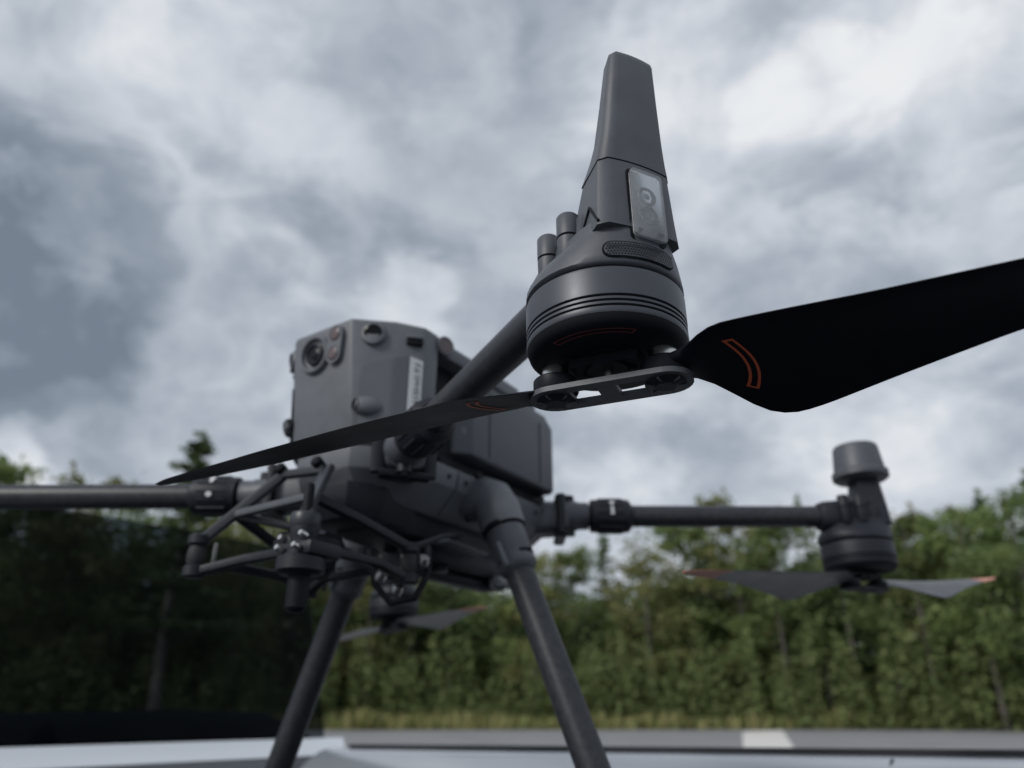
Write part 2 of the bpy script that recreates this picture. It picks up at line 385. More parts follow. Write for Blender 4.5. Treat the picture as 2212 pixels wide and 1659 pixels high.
for i, (u, v, dist, kind, lab) in enumerate(TREES):
    d = ray(u, v); t = dist / math.hypot(d.x, d.y); tip = d * t
    h = tip.z + CZ; cm, tm, ph = PR[kind][i % len(PR[kind])]
    s = h / ph; wx = s * rnd.uniform(.9, 1.15) if kind != 'pine' else s * rnd.uniform(.85, 1.05)
    root = empty({'pine': 'pine_tree', 'broad': 'broadleaf_tree', 'olive': 'olive_green_tree'}[kind], (tip.x, tip.y, -.03))
    root.rotation_euler.z = rnd.uniform(0, 6.28); wx *= {440: 1.75, 14: 1.3, 2222: 1.3, 2112: 1.25}.get(u, 1.1); root.scale = (wx, wx, s)
    link(bpy.data.objects.new('trunk', tm), root); link(bpy.data.objects.new('crown', cm), root)
    tag(root, lab, 'tree', 'trees along the far side of the car park')
# understorey and the wood behind, one uncountable mass
rnd = random.Random(77); mb = MB(); mb2 = MB()
def topline(x_deg): return 0
for i in range(60000):
    a = R(rnd.uniform(-47, 47)); dd = rnd.uniform(63.5, 72)
    hmax = 2.4 + 8.5 * (mnoise.noise(Vector((a * 34, dd * .25, 0))) + .28)
    if mnoise.noise(Vector((a * 60, dd * .4, 7))) < rnd.uniform(-.35, .1): continue
    z = rnd.random() ** .8 * max(.8, hmax)
    leafq(mb, Vector((math.sin(a) * dd, math.cos(a) * dd, z)), rnd.uniform(.14, .3), rnd)
for i in range(60000):
    a = R(rnd.uniform(-47, 47)); dd = rnd.uniform(77, 92)
    hm = 14.8 + 2.2 * mnoise.noise(Vector((a * 14, 3, 0))) + (2.5 if a > R(22) else 0) + (4.2 if a < R(-12) else 0) - (1.6 if R(-2) < a < R(9) else 0)
    z = rnd.random() ** .85 * hm
    leafq(mb2, Vector((math.sin(a) * dd, math.cos(a) * dd, z)), rnd.uniform(.4, .8) if z < hm * .8 else rnd.uniform(.22, .42), rnd, 0)
def stuffmesh(name, mb, m, label, cat):
    me = bpy.data.meshes.new(name); me.from_pydata([tuple(v) for v in mb.v], [], mb.f); me.materials.append(m)
    return tag(link(bpy.data.objects.new(name, me)), label, cat, kind='stuff')
stuffmesh('forest_undergrowth', mb, foliage('bramble_leaves', [(0.1531, 0.2109, 0.0841), (0.2225, 0.2721, 0.1071), (0.1808, 0.2313, 0.0918), (0.2782, 0.2993, 0.1299)]), 'low green undergrowth filling the foot of the tree line', 'undergrowth')
stuffmesh('distant_wood', mb2, NEEDLE, 'dark mass of wood behind the front row of trees', 'wood')
rnd = random.Random(9); mb = MB()
for i in range(9000):
    x = rnd.uniform(-62, 62); y = EDGE + .6 + 6.5 * rnd.random()
    hh = (.35 + .85 * rnd.random()) * (.75 + .5 * mnoise.noise(Vector((x * .22, y * .1, 4))) + (.35 if x > 22 else 0))
    hh = max(.3, hh * 1.4); w = rnd.uniform(.05, .16); a = rnd.random() * 3.14; dx, dy = math.cos(a) * w, math.sin(a) * w
    lx, ly = rnd.gauss(0, .12), rnd.gauss(0, .12)
    mb.add([(x - dx, y - dy, 0), (x + dx, y + dy, 0), (x + dx * .9 + lx, y + dy * .9 + ly, hh * .7), (x + lx * 1.6, y + ly * 1.6, hh), (x - dx * .9 + lx, y - dy * .9 + ly, hh * .65)], [[0, 1, 2, 3, 4]])
stuffmesh('roadside_weeds', mb, WEED, 'strip of tall yellow green weeds between the asphalt and the trees', 'weeds')

# ------------------------------------------------------------------ vehicle the drone stands on
WL = Vector((.65, .76, 0)).normalized(); VF = Vector((WL.y, -WL.x, 0))     # across the vehicle, towards its front
def vp(f, l, z): p = VF * f + WL * l; return Vector((p.x, p.y, z + CZ))
SILVER = mat('silver_paint', (.43, .45, .475), .22, metal=.55, coat=.7, var=.03, vscale=4)
COWL = mat('pale_cowl', (.74, .77, .80), .3, coat=.5)
MATTE = mat('bounce_cutting_black', (.016, .017, .02), .8, spec=.2)  # added black for the unseen bonnet centre, cuts bounce onto the drone's undersides
TRIM = mat('black_trim', (.014, .016, .02), .6, spec=.25)
INTER = mat('dark_interior', (.004, .006, .009), .9, spec=.05, var=.3, vscale=8)
SEAT = mat('grey_seat_cloth', (.018, .023, .027), .85, var=.25, vscale=12)
TYRE = mat('tyre_rubber', (.02, .02, .021), .85)
veh = empty('parked_vehicle', (VF.x * -.6 + WL.x * .5, VF.y * -.6 + WL.y * .5, 0))
tag(veh, 'silver vehicle with dark tinted windscreen whose bonnet carries the drone', 'vehicle')
voff = -Vector(veh.location)
HZ0 = -.1695
_y = R(-123.41); GX = .0174 * math.cos(_y) - .0134 * math.sin(_y); GY = .0174 * math.sin(_y) + .0134 * math.cos(_y)
def prof(l, f):
    c = .5; u = abs(l - c); e = .53 + (f + 1.324) * .05; crest = -.066 + (f + 1.324) * .0174
    q = VF * f + WL * l - Vector((-.0656, .7146, 0)); HZ = HZ0 + q.x * GX + q.y * GY
    if u < .33: return HZ
    if u < e: s = (u - .33) / (e - .33); return HZ + (crest - HZ) * (s * s * (3 - 2 * s))
    s = min(1, (u - e) / .22); return crest - .16 * s * s
def vbuild(mb, *a, **k):
    mb.v = [v + voff for v in mb.v]; return mb.build(*a, **k)
mb = MB(); ls = [-.26 + 1.52 * i / 76 for i in range(77)]; fs = [-1.36 + .12 * i for i in range(16)]
rows = []
for f in fs:
    drop = 0 if f < .1 else -(f - .1) ** 2 * .6
    rows.append([vp(f, l, prof(l, f) + drop) for l in ls])
mb.loft(rows, caps=False, closed=False)
hood = vbuild(mb, 'bonnet', SILVER, veh, sharp=60)
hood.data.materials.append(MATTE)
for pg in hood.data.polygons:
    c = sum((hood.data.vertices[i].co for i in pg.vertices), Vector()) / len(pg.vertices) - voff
    if abs(c.dot(WL) - .5) < .40: pg.material_index = 1  # out-of-view centre blackened to keep silver bounce off the drone
# body below the bonnet: sides and nose
mb = MB(); body = [(-1.36, -.26), (.44, -.26), (.44, 1.26), (-1.36, 1.26)]
lo = [vp(f, l, -.85) for f, l in body]; hi = [vp(f, l, prof(l, f) - .08 - (0 if f < 0 else .08)) for f, l in body]
mb.loft([lo, hi]); vbuild(mb, 'lower_body', SILVER, veh, bevel=.03)
mb = MB(); cab = [(-3.6, -.28), (-1.361, -.28), (-1.361, 1.28), (-3.6, 1.28)]
mb.loft([[vp(f, l, -.85) for f, l in cab], [vp(f, l, -.13) for f, l in cab]]); vbuild(mb, 'cabin_body', SILVER, veh, bevel=.03)
for f in (-.25, -2.75):
    for l in (-.19, 1.19):
        mb = MB(); c = vp(f, l, -.89)
        mb.lathe([(.20, -.1), (.33, -.1), (.36, -.06), (.36, .06), (.33, .1), (.20, .1)], c, WL, 32)
        w = vbuild(mb, 'wheel', TYRE, veh)
        s = 1 if l > .5 else -1; mb = MB(); mb.lathe([(.19, 0), (.19, .09), (.05, .07), (.02, .11)], c, WL * s, 24)
        vbuild(mb, 'wheel_rim', STEEL, veh)
# dark weather strip along the crest of each wing
for sgn in (1, -1):
    mb = MB(); pts = []
    for f in [-1.3 + .1 * i for i in range(15)]:
        e = .53 + (f + 1.324) * .05; l = .5 + sgn * e; pts.append(vp(f, l, prof(l, f) + .002))
    mb.path(pts, .006, .0045, 8, pw=3.); vbuild(mb, 'weather_strip', TRIM, veh)
mb = MB()
pts = [vp(-.30, .5 + k, prof(.5 + k, -.30) + .001) for k in (.36, .42, .48, .55)]
mb.path(pts, .0018, .0012, 6); vbuild(mb, 'panel_gap', TRIM, veh)
# cowl, screen, pillars, roof
mb = MB()
row1 = [vp(-1.412, -.2 + 1.31 * i / 20, -.0825) for i in range(21)]
row2 = [vp(-1.455, -.2 + 1.33 * i / 20, -.052) for i in range(21)]
row3 = [vp(-1.47, -.2 + 1.33 * i / 20, -.2) for i in range(21)]
mb.loft([row1, row2, row3], caps=False, closed=False); vbuild(mb, 'cowl_panel', COWL, veh, sharp=50)
mb = MB(); mb.loft([[vp(-1.36, -.2 + 1.28 * i / 20, -.20) for i in range(21)], [vp(-1.408, -.2 + 1.31 * i / 20, -.0835) for i in range(21)]], caps=False, closed=False)
vbuild(mb, 'cowl_grille', mat('grey_cowl_plastic', (.14, .15, .165), .5), veh)
RK = -.10; ZT = .355
gl = [(0, -.15, -.06), (0, 1.085, -.06), (RK, 1.05, ZT), (RK, -.12, ZT)]
mb = MB(); mb.loft([[vp(-1.458 + f, l, z) for f, l, z in gl], [vp(-1.464 + f, l, z) for f, l, z in gl]])
vbuild(mb, 'windscreen', TINT, veh)
mb = MB(); n = 16
lat = [-.12 + 1.24 * i / n for i in range(n + 1)]
def dz(l): return -.022 + .003 * math.sin(l * 9)
mb.loft([[vp(-1.49, l, -.09) for l in lat], [vp(-1.56, l, -.045 + .3 * dz(l)) for l in lat], [vp(-1.66, l, .000 + dz(l)) for l in lat], [vp(-1.76, l, .022 + dz(l)) for l in lat],
         [vp(-1.84, l, .012 + dz(l)) for l in lat], [vp(-1.88, l, -.13) for l in lat]], caps=False, closed=False)
vbuild(mb, 'dashboard', INTER, veh)

# ------------------------------------------------------------------ the drone (local frame: x forward, y left, z up, origin between the motors)
YAW, TILT, ROLL = R(-123.41), .0174, .0134
F3 = Vector((math.cos(YAW) * math.cos(TILT), math.sin(YAW) * math.cos(TILT), math.sin(TILT)))
L3 = Vector((-math.sin(YAW) * math.cos(ROLL), math.cos(YAW) * math.cos(ROLL), math.sin(ROLL)))
U3 = F3.cross(L3).normalized(); L3 = U3.cross(F3)
drone = empty('quadcopter_drone')
drone.matrix_world = Matrix(((F3.x, L3.x, U3.x, -.0656), (F3.y, L3.y, U3.y, .7146), (F3.z, L3.z, U3.z, .1492 + CZ), (0, 0, 0, 1)))
tag(drone, 'dark grey four rotor drone on tubular legs standing on the silver bonnet', 'drone')
V = Vector

# ---- propeller with two folding blades
def interp(tab, x):
    for (a, fa), (b, fb) in zip(tab, tab[1:]):
        if x <= b:
            s = max(0, min(1, (x - a) / (b - a))); s = s * s * (3 - 2 * s) if False else s; return fa + (fb - fa) * s
    return tab[-1][1]
LEAD = [(.024, .0085), (.034, .0085), (.042, .0140), (.050, .0195), (.08, .0172), (.11, .0148), (.155, .0130), (.20, .0118), (.24, .0092), (.258, .0065), (.2665, .003)]
TRAIL = [(.024, -.0085), (.034, -.009), (.040, -.0165), (.046, -.0300), (.052, -.0420), (.063, -.0490), (.08, -.0460), (.105, -.0390), (.15, -.0265), (.20, -.0155), (.24, -.0085), (.258, -.005), (.2665, 0.)]
PITCH_T = [(.024, 5), (.045, 14), (.07, 15.5), (.12, 13), (.18, 10), (.2665, 7)]
def smooth_tab(tab, r, w=.006): return sum(interp(tab, r + w * k) for k in (-1, -.5, 0, .5, 1)) / 5
PM = 1.0
def blade_pt(r, s, side, droop):
    """s 0 at the leading edge, 1 at the trailing edge; side +1 upper, -1 lower skin"""
    le, te = smooth_tab(LEAD, r), smooth_tab(TRAIL, r); ch = le - te
    y = le - ch * s; p = R(smooth_tab(PITCH_T, r, .01) * PM); th = max(.0011, .0032 * (1 - r / .33)) * (1 + (1.1 if r < .04 else 0))
    t = th * (math.sin(math.pi * min(1, s ** .6)) * .9 + .10); cam_ = ch * .035 * math.sin(math.pi * s)
    z = y * math.sin(p) + cam_ + side * t * .5 - (droop * (r / .2665) ** 1.6 if droop < .012 else droop * (r / .2665) ** .7)
    return V((r, y * math.cos(p), z))
def blade_mesh(name, parent, hinge, ang, mirror, droop, z0, twist=0., tip=False, bmat=None):
    Rm = rotz(ang); ns = 12
    rs = [.024 + (.2665 - .024) * (i / 46) for i in range(47)]
    def loops(rs):
        out = []
        for r in rs:
            up = [blade_pt(r, k / ns, 1, droop) for k in range(ns + 1)]; dn = [blade_pt(r, k / ns, -1, droop) for k in range(ns, -1, -1)]
            out.append(up + dn)
        return out
    def xf(p):
        q = V((p.x, p.y * mirror, p.z)); q = Rm @ q; return q + V((hinge[0], hinge[1], z0)) + V((0, 0, twist * p.x))
    cut = .216
    mb = MB(); mb.loft([[xf(p) for p in L] for L in loops([r for r in rs if not tip or r <= cut])])
    b = mb.build(name, bmat or BLADE, parent, sharp=45)
    if tip:
        mb = MB(); mb.loft([[xf(p) for p in L] for L in loops([r for r in rs if r > cut - .0055])]); mb.build('blade_tip', TIPS, parent, sharp=45)
    return xf
def outline_strip(xf, fpt, w, name, m, parent, n=18):
    """closed outline drawn with a thin raised strip; fpt(t in 0..1, inset) -> point"""
    mb = MB()
    for i in range(4 * n):
        a, b = i / (4 * n), (i + 1) / (4 * n)
        mb.add([xf(fpt(a, 0)), xf(fpt(b, 0)), xf(fpt(b, w)), xf(fpt(a, w))], [[0, 1, 2, 3]])
    return mb.build(name, m, parent)
def rect_param(t, inset, u0, u1, v0, v1, iu, iv):
    u0 += inset * iu; u1 -= inset * iu; v0 += inset * iv; v1 -= inset * iv
    t *= 4; k = int(t) % 4; f = t - int(t)
    return [(u0 + (u1 - u0) * f, v0), (u1, v0 + (v1 - v0) * f), (u1 - (u1 - u0) * f, v1), (u0, v1 - (v1 - v0) * f)][k]
def propeller(cx, cy, ang, da=(0, 0), pm=(1., 1.), droops=(.009, .009), tips=True, tilt=None, near=False, mirror=1, zc=-.0305):
    root = empty('propeller', (cx, cy, zc), drone)
    if tilt: root.rotation_euler = tilt
    e = V((math.cos(ang), math.sin(ang), 0)); g = V((-e.y, e.x, 0)); hs = .0245
    # carrier plate with two windows: outer stadium loop and openings built from strips
    mb = MB(); hw, ht = .0118, .0012
    def stad(k, off=0):
        out = []
        for j in range(24):
            a = 2 * math.pi * j / 24; s = 1 if math.cos(a) >= 0 else -1
            out.append(e * (s * .0245 + (hw - off) * math.cos(a)) + g * ((hw - off) * math.sin(a)) + V((0, 0, k)))
        return out
    def bar(x0, x1, y0, y1):
        mb.add([e * x + g * y + V((0, 0, z)) for z in (-ht, ht) for x, y in ((x0, y0), (x1, y0), (x1, y1), (x0, y1))], [[3, 2, 1, 0], [4, 5, 6, 7], [0, 1, 5, 4], [1, 2, 6, 5], [2, 3, 7, 6], [3, 0, 4, 7]])
    for s in (1, -1):
        half = [e * (s * (.0165)) + g * -hw, e * (s * .0165) + g * hw] 
        arc = [e * (s * (.0245 + hw * math.cos(a))) + g * (hw * math.sin(a)) for a in [math.pi / 2 - math.pi * j / 12 for j in range(13)]]
        lp = [half[0], half[1]] + arc; lp = [p for p in lp]
        mb.loft([[p + V((0, 0, -ht)) for p in lp], [p + V((0, 0, ht)) for p in lp]])
        bar(-.0165, .0165, s * .0062 if s > 0 else -hw, hw if s > 0 else -.0062)
    bar(-.0042, .0042, -.0061, .0061)
    mb.build('carrier_plate', GREY if near else BLACK, root, sharp=30)
    # upper yoke, centre post
    mb = MB(); mb.lathe([(.0095, .0085), (.0095, .0145)], (0, 0, 0), (0, 0, 1), 24)
    mb.box((0, 0, .0115), (.030, .017, .0042), rotz(ang)); mb.build('yoke', BLACK, root)
    if near:
        mb = MB(); mb.lathe([(.0022, .0016), (.0022, .010)], (0, 0, 0), n=14); mb.build('centre_screw', STEEL, root)
        for s in (1, -1):
            mb = MB(); mb.lathe([(.0022, .0082), (.0022, .0096)], e * s * .010 + g * .003, n=12); mb.build('yoke_screw', RUBBER, root)
    global PM
    for s, a_, dr, PM in ((1, ang + da[0], droops[0], pm[0]), (-1, ang + math.pi + da[1], droops[1], pm[1])):
        h = e * (s * hs)
        # pivot bolt: post and countersunk six lobed head
        mb = MB(); mb.lathe([(.0062, .0018), (.0062, .0142)], h, n=24); mb.build('pivot_post', STEEL if near else BLACK, root)
        mb = MB(); mb.lathe([(.0044, -.0030), (.0052, -.0024), (.0088, -.00165)], h, n=24); mb.build('pivot_bolt', DARK, root)
        if near:
            mb = MB()
            for j in range(6):
                aa = j * math.pi / 3; q = h + V((math.cos(aa), math.sin(aa), 0)) * .0068
                mb.box(q + V((0, 0, -.0021)), (.0042, .0008, .0009), rotz(aa))
            mb.build('bolt_rib', GREY, root)
        mb = MB(); mb.lathe([(.0098, .0020), (.0102, .0028), (.0102, .0078), (.0095, .0086)], h, n=28); mb.build('blade_knuckle', BLADE, root)
        # blade measured from the rotor axis: hinge shift back along its direction
        off = V((math.cos(a_), math.sin(a_), 0)) * .0245
        xf = blade_mesh('blade', root, h - off, a_, mirror, dr, .0055, tip=tips, bmat=BLADE if near else BLADE2)
        if near:
            def fpt(t, ins):
                u, v = rect_param(t, ins, .0, 1., .0, 1., 1 / .005, 1 / .036)
                s_ = .16 + .58 * v; r = .0525 + .0045 * u + .0042 * math.sin(math.pi * v) - .001 * v
                q = blade_pt(r, s_, -1, dr); return q + V((0, 0, -.0004))
            outline_strip(xf, fpt, .0013, 'blade_marking', ORANGE, root)
    return root

# ---- motor pod: bell, shroud, column, cap
def pod(cx, cy, ang, kind, near=False):
    root = empty('motor_pod', (cx, cy, 0), drone)
    eo = V((math.cos(ang), math.sin(ang), 0)); et = V((-eo.y, eo.x, 0)); Z = V((0, 0, 1))
    def P(o, t, z): return eo * o + et * t + Z * z
    rb = .036; n = 72 if near else 36
    # bell with four grooves near its lower rim
    pr = [(.030, .0102), (rb - .0012, .0102), (rb - .0002, .0096), (rb, .0086)]
    z = -.0034
    pr += [(rb, z)]
    for k in range(3):
        pr += [(rb - .0001, z - .0001), (rb - .0022, z - .0002), (rb - .0022, z - .0012), (rb - .0001, z - .0013)]; z -= .0023
    pr += [(rb, z - .0006), (rb - .0004, z - .0016)]
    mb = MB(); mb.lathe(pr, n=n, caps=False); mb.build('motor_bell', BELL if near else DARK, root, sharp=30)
    mb = MB(); mb.lathe([(rb - .0005, z - .0014), (rb - .0012, z - .0040), (rb - .0040, -.0166), (.012, -.0166), (.012, -.0172), (.001, -.0172)], n=n)
    mb.build('bell_base', BLACK, root, sharp=40)
    mb = MB(); mb.lathe([(rb - .002, .0096), (rb - .002, .0126)], n=n); mb.build('bell_gap', BLACK, root)
    if near:
        def fpt(t, ins):
            u, v = rect_param(t, ins, 0, 1, 0, 1, 1 / .0036, 1 / .033)
            a = R(-22 + 71 * v); r = .0272 + .0036 * u; return V((r * math.cos(a), r * math.sin(a), -.0169))
        outline_strip(lambda p: p, fpt, .0007, 'bell_marking', mat('dull_red_paint', (.16, .03, .028), .6), root)
    # shroud: round at the bell, drawn out into the column (front) and the arm socket (rear)
    def sec(zz, of, ob, wt, pw, m=40, lean=0.):
        c = (of + ob) / 2; h = (of - ob) / 2; out = []
        for j in range(m):
            a = 2 * math.pi * j / m
            out.append(P(c + h * sg(math.cos(a), 2 / pw), wt * sg(math.sin(a), 2 / pw), zz))
        return out
    mb = MB()
    mb.loft([sec(.0116, rb - .0012, -rb + .0012, rb - .0012, 2), sec(.0128, rb, -rb, rb, 2), sec(.0170, rb - .0002, -rb - .001, rb - .0010, 2.05),
             sec(.0225, .0362, -.0355, .0318, 2.15), sec(.0275, .0361, -.032, .0270, 2.35), sec(.0325, .0358, -.028, .0232, 2.6), sec(.036, .0355, -.024, .0222, 2.7)])
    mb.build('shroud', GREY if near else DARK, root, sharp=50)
    # column, D shaped: flat sides and a bowed outer face
    def dsec(zz, of, ob, wf, wb, bow, rc=.003):
        pts = []
        for j in range(13):                                   # bowed front from +t to -t
            s = 1 - 2 * j / 12; q = abs(s)
            pts.append(P(of + bow * (1 - s * s) - (rc * max(0, (q - .84) / .16) ** 2), s * wf, zz))
        for j in range(1, 6): s = j / 6; pts.append(P(of - rc + (ob - of + rc) * s, -(wf + (wb - wf) * s), zz))
        for j in range(7): s = -1 + 2 * j / 6; pts.append(P(ob - .0015 * (1 - s * s), s * wb, zz))
        for j in range(5, 0, -1): s = j / 6; pts.append(P(of - rc + (ob - of + rc) * s, (wf + (wb - wf) * s), zz))
        return pts
    if kind == 'tall':
        mb = MB(); mb.loft([dsec(.030, .0338, -.006, .0212, .0165, .0022), dsec(.044, .0336, .002, .0202, .0162, .0022), dsec(.0655, .0335, .0115, .0188, .0155, .0022)])
        mb.build('column', GREY, root, sharp=40)
        mb = MB(); mb.loft([dsec(.0652, .0330, .0120, .0183, .0150, .0022), dsec(.0664, .0330, .0120, .0183, .0150, .0022)]); mb.build('seam', BLACK, root)
        mb = MB(); mb.loft([dsec(.0661, .0338, .0108, .0191, .0158, .0022), dsec(.071, .0341, .0140, .0181, .0150, .0022), dsec(.077, .0346, .0178, .0172, .0143, .0021),
                            dsec(.083, .0352, .0206, .0163, .0138, .0020), dsec(.105, .0368, .0250, .0143, .0122, .0017), dsec(.1275, .0386, .0288, .0124, .0106, .0013),
                            dsec(.1298, .0384, .0294, .0118, .0100, .0012), dsec(.1308, .0374, .0304, .0104, .0086, .0008)])
        mb.build('antenna_cap', GREY, root, sharp=55)
        # navigation lamp: recessed reflector, two lens rings, clear cover, dark surround
        def fr(t, zz, d): return P(.0335 + .0022 * (1 - (t / .02) ** 2) + d, t, zz)
        def plate(t0, t1, z0, z1, d0, d1, rr=.0025, nn=6):
            lo = []
            for (ct, cz, a0) in ((t1 - rr, z1 - rr, 0), (t0 + rr, z1 - rr, 90), (t0 + rr, z0 + rr, 180), (t1 - rr, z0 + rr, 270)):
                for j in range(nn + 1):
                    a = R(a0 + 90 * j / nn); lo.append((ct + rr * math.cos(a), cz + rr * math.sin(a)))
            return [[fr(t, zz, d) for t, zz in lo] for d in (d0, d1)]
        mb = MB(); mb.loft(plate(-.0078, .0108, .0235, .0620, -.003, .0003)); mb.build('lamp_surround', BLACK, root)
        mb = MB(); mb.loft(plate(-.0065, .0098, .0252, .0608, .0, .0008)); mb.build('lamp_reflector', REFL, root)
        for zz in (.0380, .0480):
            mb = MB(); ax = (eo).normalized(); mb.lathe([(.0050, 0), (.0048, .0005), (.0040, .0008), (.0032, .0002), (.0016, .0002), (.0012, .0006), (.0004, .0008)], fr(.0016, zz, .0008), ax, 24)
            mb.build('lamp_lens', REFL, root)
        for t_, zz in ((-.0038, .0285), (.0068, .0287)):
            mb = MB(); mb.box(fr(t_, zz, .0010), (.0022, .0022, .0010), rotz(ang)); mb.build('lamp_clip', GREY, root)
        mb = MB(); mb.loft(plate(-.0069, .0102, .0248, .0612, .0013, .0026)); mb.build('lamp_cover', PANE, root, bevel=.0004)
        # honeycomb vent under the lamp, and its dark frame
        def vrow(zz, d):
            return []
        def vp_(a, zz, d): return P((rb + d) * math.cos(a) * 1.004, (rb + d) * math.sin(a) * .985, zz)
        def pill(a0, a1, z0, z1, d):
            zc, zr = (z0 + z1) / 2, (z1 - z0) / 2; ar = zr / rb; out = []
            for j in range(9): b = math.pi / 2 + math.pi * j / 8; out.append(vp_(a0 + ar + ar * math.cos(b), zc + zr * math.sin(b), d))
            for j in range(1, 12): out.append(vp_(a0 + ar + (a1 - a0 - 2 * ar) * j / 12, z0, d))
            for j in range(9): b = -math.pi / 2 + math.pi * j / 8; out.append(vp_(a1 - ar + ar * math.cos(b), zc + zr * math.sin(b), d))
            for j in range(1, 12): out.append(vp_(a1 - ar - (a1 - a0 - 2 * ar) * j / 12, z1, d))
            return out
        mb = MB(); mb.loft([pill(R(-33), R(24), .0138, .0218, -.003), pill(R(-33), R(24), .0138, .0218, .0005)]); mb.build('vent_frame', BLACK, root)
        mb = MB(); mb.loft([pill(R(-31.8), R(22.8), .0145, .0211, -.002), pill(R(-31.8), R(22.8), .0145, .0211, .0008)]); mb.build('vent_grille', PANEL, root)
        mb = MB(); pa = .00125
        for iy in range(5):
            zz = .0153 + iy * pa * .98
            for ix in range(30):
                a = R(-30) + (ix + .5 * (iy % 2)) * pa / rb * 1.02
                if a > R(21): break
                b0 = len(mb.v); c_ = vp_(a, zz, .0010)
                mb.add([vp_(a + .00047 / rb * math.cos(q), zz + .00047 * math.sin(q), .00095) for q in [R(60 * h + 30) for h in range(6)]], [[0, 1, 2, 3, 4, 5]])
        hol = mb.build('vent_holes', BLACK, root); hol['kind'] = 'stuff'
        # gearbox housing between the arm socket and the column
        mb = MB(); mb.loft([sec(.0205, .020, -.030, .0230, 3), sec(.034, .020, -.029, .0200, 3.2), sec(.0435, .020, -.026, .0185, 3.4), sec(.0500, .020, -.012, .0180, 3.4), sec(.0525, .020, -.008, .0160, 3.4)]); mb.build('gear_housing', GREY, root, sharp=50)
        # chevron seam on the left flank
        def fl(o, zz): return P(o, -(.0205 - (zz - .03) * .03 - (0.0338 - o) * .12) - .0008, zz)
        mb = MB(); mb.path([fl(.008, .030), fl(.0225, .0450), fl(.0315, .0315)], .0006, .0008, 6); mb.build('flank_seam', BLACK, root)
    else:
        mb = MB(); mb.loft([dsec(.030, .0338, -.006, .0205, .0165, .002), dsec(.050, .033, .003, .0185, .015, .002), dsec(.070, .032, .008, .016, .013, .002), dsec(.080, .0315, .010, .0145, .012, .002)])
        mb.build('column', DARK, root, sharp=40)
        co = .0195
        mb = MB(); mb.lathe([(.014, .0795), (.0262, .0815), (.0288, .0835), (.0288, .0895), (.0262, .0915), (.0235, .117), (.0222, .1195), (.018, .1205), (.001, .1208)], P(co, 0, 0), (.0, .0, 1), 40)
        mb.build('antenna_dome', GREY, root, sharp=40)
        mb = MB(); mb.lathe([(.0289, .0880), (.0290, .0895), (.0270, .0905)], P(co, 0, 0), n=40, caps=False); mb.build('dome_rim', SHELL, root)
    # arm socket and vertical clamp bosses beside it
    return root, P

